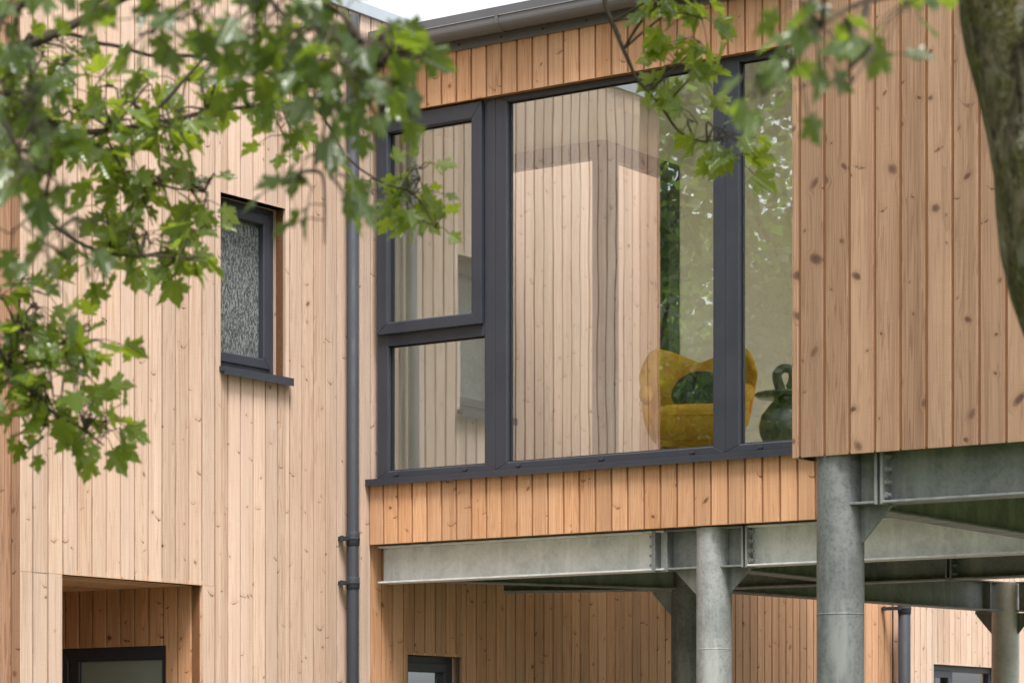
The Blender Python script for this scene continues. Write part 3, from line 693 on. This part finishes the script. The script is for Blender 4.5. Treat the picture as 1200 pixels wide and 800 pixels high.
cu2=thing('cushion','round pleated dark green velvet cushion on the mustard armchair','cushion',(2.0,0.80,FZ+0.42))
cu2.rotation_euler.z=ROT+math.radians(27)
m=MB(); V=[]; NR,NT_=12,96
cc=Vector((2.02,0.85,FZ+0.52)); tilt=math.radians(38); R=0.19
ax_n=Vector((0,-math.cos(tilt),math.sin(tilt))); ax_x=Vector((1,0,0)); ax_y=ax_n.cross(ax_x)
for side in (1,-1):
    for i in range(NR+1):
        r=i/NR
        for j in range(NT_):
            th=2*PI*j/NT_
            hgt=0.075*math.sqrt(max(0,1-r**2.2))*(1-0.35*math.exp(-(r/0.12)**2)) + 0.007*math.sin(th*24)*math.sin(PI*min(1,r*1.02))
            V.append(cc+ax_x*(R*r*math.cos(th))-ax_y*(R*r*math.sin(th))+ax_n*hgt*side)
Fc=[]; st=(NR+1)*NT_
for s in (0,1):
    for i in range(NR):
        for j in range(NT_):
            q=(s*st+i*NT_+j,s*st+i*NT_+(j+1)%NT_,s*st+(i+1)*NT_+(j+1)%NT_,s*st+(i+1)*NT_+j); Fc.append(q if s==0 else q[::-1])
for j in range(NT_): Fc.append((NR*NT_+j,NR*NT_+(j+1)%NT_,st+NR*NT_+(j+1)%NT_,st+NR*NT_+j))
m.add(V,Fc,smooth=True); m.build('cover',M['green_velvet'],cu2)
m=MB(); b=cc+ax_n*0.055; m.lathe((b.x,b.y,b.z),[(0.0,-0.012),(0.014,-0.008),(0.016,0.0),(0.012,0.007),(0.0,0.01)],16); m.build('button',M['green_velvet'],cu2)
tb=thing('side_table','smoked green glass side table with a round bulb base and disc top','side table',(2.80,0.60,FZ))
m=MB(); m.lathe((2.80,0.60,FZ),[(0.07,0.0),(0.085,0.01),(0.10,0.03),(0.15,0.09),(0.19,0.16),(0.20,0.22),(0.185,0.29),(0.14,0.35),(0.105,0.385),(0.11,0.4)],48); m.build('base',M['smoke'],tb)
m=MB(); m.lathe((2.80,0.60,FZ),[(0.10,0.401),(0.215,0.405),(0.228,0.416),(0.222,0.428),(0.0,0.428)],48); m.build('table_top',M['smoke'],tb)
kn=thing('knot_vase','olive ceramic loop vase standing on the smoked glass side table','vase',(2.74,0.58,FZ+0.43))
m=MB(); vu,vv=2.755,0.58; zb=FZ+0.429; q_=0.76
pts=[(vu-0.02,vv,zb),(vu-0.03,vv,zb+0.06),(vu-0.045,vv-0.005,zb+0.12),(vu-0.04,vv-0.01,zb+0.17),(vu-0.0,vv,zb+0.205),(vu+0.05,vv+0.01,zb+0.195),(vu+0.075,vv+0.01,zb+0.15),(vu+0.065,vv+0.015,zb+0.09),(vu+0.03,vv+0.03,zb+0.05)]
pts=[(vu+(p[0]-vu)*q_*1.1,p[1],zb+(p[2]-zb)*q_) for p in pts]
cr=[]
for i in range(len(pts)-1):
    p0=Vector(pts[max(0,i-1)]);p1=Vector(pts[i]);p2=Vector(pts[i+1]);p3=Vector(pts[min(len(pts)-1,i+2)])
    for k in range(6):
        t_=k/6; cr.append(0.5*((2*p1)+(p2-p0)*t_+(2*p0-5*p1+4*p2-p3)*t_*t_+(3*p1-p0-3*p2+p3)*t_**3))
m.tube(cr,[0.034-0.008*min(1,i/len(cr)*1.4) for i in range(len(cr))],16); m.build('body',M['ceramic'],kn)
m=MB(); m.lathe((vu-0.02,vv,zb),[(0.045,0.0),(0.045,0.008),(0.036,0.02)],24); m.build('foot',M['ceramic'],kn)

# ------------------------------------------------------------------ trees
HALF=[(0,0),(0.13,-0.07),(0.34,-0.05),(0.30,0.07),(0.20,0.15),(0.38,0.19),(0.42,0.30),(0.60,0.40),(0.47,0.48),(0.42,0.60),(0.28,0.54),(0.165,0.47),(0.25,0.64),(0.21,0.76),(0.11,0.83),(0,1.03)]
def maple_leaf(mb, base, d, nrm, size, fold, curl, tone):
    d=d.normalized(); x=d.cross(nrm).normalized(); n=x.cross(d)
    V=[]; UVs=[]
    for sx in (1,-1):
        for (px,py) in HALF:
            px2=px*sx
            zz=fold*abs(px)-curl*(py*py+0.6*px*px)+0.03*math.sin(py*9+px*7)
            V.append(base+(x*px2+d*py+n*zz)*size); UVs.append((px2,py))
    k=len(HALF); mb.add(V,[list(range(k)),list(range(k,2*k))[::-1]],UVs,tone,False)
def petiole(mb,a,b,r=0.0012):
    mid=(a+b)/2+Vector((0,0,0.01)); mb.tube([a,mid,b],[r*1.5,r,r],5,cap=False)
def catmull(pts,k=6):
    out=[]
    for i in range(len(pts)-1):
        p0=pts[max(0,i-1)];p1=pts[i];p2=pts[i+1];p3=pts[min(len(pts)-1,i+2)]
        for j in range(k):
            t_=j/k; out.append(0.5*((2*p1)+(p2-p0)*t_+(2*p0-5*p1+4*p2-p3)*t_*t_+(3*p1-p0-3*p2+p3)*t_**3))
    out.append(pts[-1]); return out
def grow(limbs, clusters, leafmb, twigmb, size=(0.075,0.115), down=0.55):
    LP=[]
    for pts,r0,r1 in limbs:
        P=catmull([at(*p) for p in pts]); n=len(P)
        P=[p+Vector((noise.noise(p*5),noise.noise(p*5+Vector((9,0,0))),noise.noise(p*5+Vector((0,9,0)))))*0.02 for p in P]
        twigmb.tube(P,[r0+(r1-r0)*i/(n-1) for i in range(n)],8); LP+=P
    for (x,y,rp,n,Y) in clusters:
        c=at(x,y,Y); R=rp/F_PX*Y
        near=min(LP,key=lambda p:(p-c).length)
        nt=max(1,n//5); tw=[]
        for k in range(nt):
            e=c+Vector((rnd.uniform(-1,1)*R*0.8,rnd.uniform(-1,1)*min(0.45,R*1.6),rnd.uniform(-1,1)*R*0.8))
            m1=near.lerp(e,0.5)+Vector((rnd.uniform(-.04,.04),rnd.uniform(-.04,.04),rnd.uniform(0,.06)))
            pp=catmull([near,m1,e],5); twigmb.tube(pp,[0.0042-0.0028*i/(len(pp)-1) for i in range(len(pp))],6,cap=False); tw.append(pp[5:])
        for k in range(n):
            pp=rnd.choice(tw); a=pp[min(len(pp)-1,int(len(pp)*rnd.uniform(0.2,1.1)))]
            off=Vector((rnd.gauss(0,1),rnd.gauss(0,1),rnd.gauss(-0.35,0.8))).normalized()*rnd.uniform(0.04,0.10)
            b=a+off; petiole(twigmb,a,b)
            d=(off.normalized()+Vector((rnd.uniform(-.5,.5),rnd.uniform(-.5,.5),-down+rnd.uniform(-.3,.3)))).normalized()
            nr=Vector((rnd.uniform(-.8,.8),rnd.uniform(-1.0,.6),rnd.uniform(0.1,1.0)))
            if abs(nr.normalized().dot(d))>0.93: nr=Vector((1,0,0.3))
            maple_leaf(leafmb,b,d,nr,rnd.uniform(*size),rnd.uniform(-0.05,0.28),rnd.uniform(-0.02,0.3),rnd.random())

# left foreground maple
mt=thing('maple_tree','leafy maple hanging into the picture from the upper left, before the pale wing','tree',(-3.1,6.2,0),world=True)
tr=MB(); tr.tube(catmull([Vector((-3.1,6.2,0)),Vector((-3.05,6.2,1.4)),Vector((-2.95,6.25,2.9)),Vector((-2.8,6.3,4.6)),Vector((-2.75,6.35,6.4))],5),[0.24-0.16*i/20 for i in range(21)],20,wob=0.12)
for (P,r) in (((Vector((-3.0,6.2,1.9)),Vector((-2.2,6.4,2.75)),Vector((-1.3,6.7,3.18))),0.05),((Vector((-2.9,6.2,2.6)),Vector((-2.0,5.6,3.2)),Vector((-1.2,5.2,3.28))),0.045),((Vector((-3.05,6.2,1.5)),Vector((-2.2,6.7,2.2)),Vector((-1.45,7.0,2.78))),0.035)):
    pp=catmull(list(P),6); tr.tube(pp,[r-(r-0.012)*i/(len(pp)-1) for i in range(len(pp))],10)
lf=MB(); lfb=MB()
limbs_near=[([(-80,60,5.2),(40,-10,5.0),(160,-15,5.0),(300,-25,4.9),(400,15,4.9),(432,80,4.9),(440,140,4.9)],0.010,0.002),
 ([(-60,100,5.2),(0,130,5.0),(22,195,5.0),(48,235,5.0),(72,300,5.0)],0.006,0.0015),
 ([(300,-25,4.9),(360,50,5.0),(378,130,5.0),(372,200,5.0)],0.005,0.0015)]
limbs_far=[([(-60,90,6.9),(20,56,6.8),(70,38,6.8),(115,18,6.8),(200,-15,6.8),(330,-20,7.0)],0.017,0.007),
 ([(-40,110,6.9),(60,150,6.9),(130,155,7.0),(200,141,7.1),(280,125,7.2),(322,115,7.2)],0.011,0.004),
 ([(160,150,7.0),(205,100,7.0),(246,65,7.0)],0.007,0.003),
 ([(75,42,6.8),(150,58,7.2),(240,70,7.4),(320,88,7.5),(360,120,7.5),(405,180,7.5),(450,215,7.5),(478,222,7.5)],0.006,0.0022),
 ([(70,150,7.0),(130,200,7.1),(190,216,7.1),(248,226,7.1)],0.006,0.002),
 ([(160,205,7.1),(168,240,7.1),(176,262,7.1)],0.003,0.0015),
 ([(30,220,7.0),(70,270,7.0),(130,300,7.0),(200,300,7.0),(235,300,7.0)],0.006,0.002),
 ([(-70,330,7.0),(-10,400,7.0),(22,440,7.0),(60,480,7.0),(100,500,7.0),(125,520,7.0)],0.008,0.0025),
 ([(-40,380,7.0),(30,385,7.0),(80,400,7.0)],0.005,0.002)]
near_cl=[(30,40,75,34,5.0),(110,10,60,16,5.0),(50,110,55,22,5.1),(170,40,45,12,4.8),(240,15,60,22,4.9),(310,30,60,30,4.8),(365,50,55,34,4.8),(420,50,40,28,4.7),(440,110,28,16,4.7),(330,95,35,14,5.1),(380,130,32,14,5.0),(370,190,28,9,5.0),(384,285,8,2,5.0),(370,230,15,3,5.0),(20,170,38,14,5.0),(62,215,32,10,4.9),(60,265,28,8,4.9),(74,335,8,2,4.8),(15,280,20,5,5.2)]
far_cl=[(60,90,60,26,6.8),(120,130,60,30,7.0),(180,140,45,18,7.0),(240,110,45,18,7.1),(290,120,40,16,7.2),(330,150,35,10,7.3),(60,180,55,22,6.9),(130,200,40,16,7.0),(190,215,40,16,7.1),(235,225,25,10,7.1),(140,265,35,13,7.0),(210,290,28,15,7.0),(170,300,35,14,7.0),(100,300,30,9,7.0),(30,350,38,18,7.0),(40,420,50,30,7.0),(95,440,45,26,7.0),(110,495,36,18,7.0),(50,480,36,16,7.0),(25,385,40,14,7.0),(500,200,20,9,7.5),(488,232,24,12,7.5),(512,262,12,4,7.5),(436,226,8,2,7.4),(365,75,40,10,7.4)]
tw=MB()
grow(limbs_near,[(x,y,r,max(2,int(n*1.05)),Y) for x,y,r,n,Y in near_cl],lf,tw,(0.035,0.070),0.7)
grow(limbs_far,[(x,y,r,int(n*1.5),Y) for x,y,r,n,Y in far_cl],lfb,tw,(0.036,0.082),0.3)
# crown above the picture
def crown(leafmb, c, R, n, size, flat=0.8, clump=26):
    C=Vector(c); cl=[]
    for k in range(clump):
        q=Vector((rnd.gauss(0,1),rnd.gauss(0,1),rnd.gauss(0,1))).normalized()*rnd.uniform(0.45,1.0)
        cl.append((C+Vector((q.x*R,q.y*R,q.z*R*flat)),R*rnd.uniform(0.18,0.36)))
    for k in range(n):
        cc_,rr=rnd.choice(cl); q=Vector((rnd.gauss(0,1),rnd.gauss(0,1),rnd.gauss(0,1))).normalized()*rr*rnd.uniform(0.3,1.0)
        p=cc_+q; d=Vector((rnd.uniform(-1,1),rnd.uniform(-1,1),rnd.uniform(-1,0.2))).normalized(); nn=Vector((rnd.uniform(-1,1),rnd.uniform(-1,1),rnd.uniform(0.1,1.2))).normalized()
        x=d.cross(nn)
        if x.length<0.1: continue
        x.normalize(); s=size*rnd.uniform(0.6,1.3)
        leafmb.add([p,p+(x*0.5+d*0.45)*s,p+d*s-nn*0.12*s,p+(-x*0.5+d*0.45)*s],[(0,1,2,3)],[(0,0),(.5,.45),(0,1),(-.5,.45)],rnd.random())
    return cl
crown(lf,(-3.0,6.3,6.4),2.2,2600,0.17)
tr.build('trunk',M['bark'],mt); tw.build('branches',M['twig'],mt); lf.build('crown',M['leaf'],mt); lfb.build('young_leaves',M['leaf_bright'],mt)

# right foreground tree with the leaning mossy trunk
rt=thing('mossy_tree','leaning mossy trunk at the right edge, its twig hanging before the big window','tree',(1.90,6.2,0),world=True)
tr=MB(); pts=catmull([Vector((1.98,6.2,0)),Vector((1.745,6.2,1.2)),Vector((1.515,6.2,2.3)),Vector((1.33,6.2,3.1)),Vector((1.195,6.2,3.7)),Vector((1.15,6.25,5.0)),Vector((1.3,6.3,7.0))],8)
nn=len(pts); tr.tube(pts,[0.30,0.27,0.25,0.24]+[0.258-0.14*max(0,(i-20))/(nn-20) for i in range(4,nn)],64,wob=0.09)
for (px,pz,ra) in ((1.18,2.98,0.03),(1.12,2.82,0.022)):
    pass
lf=MB(); lfb=MB(); tw=MB()
lim=[([(1180,-60,6.3),(1000,-110,7.2),(820,-90,8.0),(712,-40,8.0),(707,0,8.0),(724,40,8.0),(738,68,8.0),(748,92,8.0),(772,126,8.0),(800,154,8.0),(832,164,8.0)],0.011,0.0028)]
grow(lim,[(795,30,38,20,8.0),(760,10,30,8,8.0),(815,55,28,14,8.0),(778,82,14,5,8.0),(822,92,14,5,8.0),(842,158,24,17,8.0),(862,178,10,4,8.0),(815,150,12,4,8.0)],lfb,tw,(0.05,0.088),0.3)
lim=[([(1160,-40,5.9),(1100,-10,5.0),(1020,0,4.4),(960,25,4.2),(915,80,4.2),(890,110,4.2)],0.006,0.0015),([(1020,0,4.4),(995,50,4.2),(1000,95,4.2)],0.003,0.0012)]
grow(lim,[(965,12,42,13,4.2),(915,75,22,5,4.2),(985,55,24,6,4.2),(1000,95,12,3,4.1),(1070,0,35,8,4.4),(885,118,5,1,4.2),(900,92,14,3,4.2),(1030,15,24,5,4.3)],lf,tw,(0.042,0.058),0.4)
crown(lf,(1.9,6.6,7.0),2.7,4200,0.18)
for k in range(7):
    a=Vector((1.22,6.25,4.6+0.3*k)); an=k*2.4; b=a+Vector((math.cos(an)*1.7,math.sin(an)*1.7,0.9)); pp=catmull([a,a.lerp(b,0.5)+Vector((0,0,0.25)),b],5); tr.tube(pp,[0.06-0.045*i/(len(pp)-1) for i in range(len(pp))],8)
tr.build('trunk',M['bark'],rt); tw.build('branches',M['twig'],rt); lf.build('crown',M['leaf'],rt); lfb.build('young_leaves',M['leaf_bright'],rt)

# other trees: before the building (seen in the glass) and one behind its roof
def big_tree(label, base, H, R, n, size, lean=0.0, group=None):
    t=thing('broadleaf_tree',label,'tree',(*base,0),group,world=True)
    b=Vector((*base,0)); tp=MB()
    pts=catmull([b,b+Vector((lean*0.3,0,H*0.25)),b+Vector((lean*0.6,0.1,H*0.55)),b+Vector((lean,0,H*0.85))],5)
    tp.tube(pts,[0.26-0.2*i/(len(pts)-1) for i in range(len(pts))],14,wob=0.1)
    lm=MB(); low=n==7000; cl=crown(lm,(b.x+lean*0.7,b.y,H*(0.45 if low else 0.62)),R,n,size,(0.46 if low else 0.42)*H/R,110 if low else 60)
    for c_,r_ in cl[:16]:
        a=pts[rnd.randrange(5,len(pts))]; pp=catmull([a,a.lerp(c_,0.5)+Vector((0,0,0.2)),c_],4); tp.tube(pp,[0.06-0.05*i/(len(pp)-1) for i in range(len(pp))],6)
    tp.build('trunk',M['bark'],t); lm.build('crown',M['leaf_far'],t)
    return t
GR='trees facing the window bay'
for i,(u,v,H,R,n) in enumerate(((-2.5,-11.5,13,3.0,20000),(-6.5,-10.0,14,3.0,18000),(-8,-15,15,3.6,18000),(-3.0,-18.5,14,3.4,16000),(-12,-20,17,4.2,16000),(2.0,-22.0,14,3.6,14000),(-14,-13,16,4.0,16000),(-19,-24,19,5,14000))):
    w=L2W((u,v,0)); big_tree('leafy broadleaf tree out in front, seen only mirrored in the big window',(w.x,w.y),H,R,int(n*0.95),0.125,rnd.uniform(-0.5,0.5),GR)
for (u,v,H) in ((-10,-30,12),(-17,-31,13),(-24,-32,13),(-3,-31,12),(4,-30,11),(-30,-26,13)):
    w=L2W((u,v,0)); big_tree('dense low-branched tree in the far row, seen only mirrored in the big window',(w.x,w.y),H,4.6,7000,0.34,0,'far row of trees facing the window bay')
big_tree('sparse treetop showing behind the roof, above the gutter',(-1.0,36.0),11.4,1.9,1100,0.17)

# ------------------------------------------------------------------ light, sky
world=bpy.data.worlds.new('World'); scene.world=world; world.use_nodes=True
nt=world.node_tree; bg=nt.nodes['Background']; sky=nt.nodes.new('ShaderNodeTexSky'); sky.sky_type='NISHITA'; sky.sun_disc=False
S=(UX*0.77-VX*0.64); az=math.atan2(S.x,S.y); EL=math.radians(65)
sky.sun_elevation=EL; sky.sun_rotation=az; sky.air_density=1.0; sky.dust_density=4.0; sky.ozone_density=1.0
hs=nt.nodes.new('ShaderNodeHueSaturation'); hs.inputs['Saturation'].default_value=0.18; hs.inputs['Value'].default_value=1.0
nt.links.new(sky.outputs[0],hs.inputs['Color']); nt.links.new(hs.outputs[0],bg.inputs[0]); bg.inputs[1].default_value=0.142
sl=bpy.data.lights.new('sun','SUN'); sl.energy=2.3; sl.angle=math.radians(16); sl.color=(1.0,0.955,0.89)
so=bpy.data.objects.new('sun',sl); COL.objects.link(so)
sd=Vector((S.x*math.cos(EL),S.y*math.cos(EL),math.sin(EL))); so.rotation_euler=sd.to_track_quat('Z','Y').to_euler(); so.location=(6,-6,20)

cam=bpy.data.cameras.new('camera'); cam.sensor_width=36; cam.lens=36*F_PX/1200; cam.shift_x=0; cam.shift_y=(HOR-400)/1200
cam.clip_end=2000; cam.dof.use_dof=True; cam.dof.focus_distance=16.3; cam.dof.aperture_fstop=6.0; cam.dof.aperture_blades=9
co_=bpy.data.objects.new('camera',cam); COL.objects.link(co_); co_.location=(0,0,1.6); co_.rotation_euler=(PI/2,0,0); scene.camera=co_
scene.view_settings.view_transform='Standard'; scene.view_settings.look='None'; scene.view_settings.gamma=1; scene.view_settings.exposure=1.23
scene.view_settings.use_curve_mapping=False
scene.cycles.max_bounces=10; scene.cycles.transparent_max_bounces=16; scene.cycles.diffuse_bounces=5; scene.cycles.glossy_bounces=4
scene.cycles.sample_clamp_indirect=6; scene.cycles.caustics_reflective=False; scene.cycles.caustics_refractive=False
scene.cycles.use_denoising=True
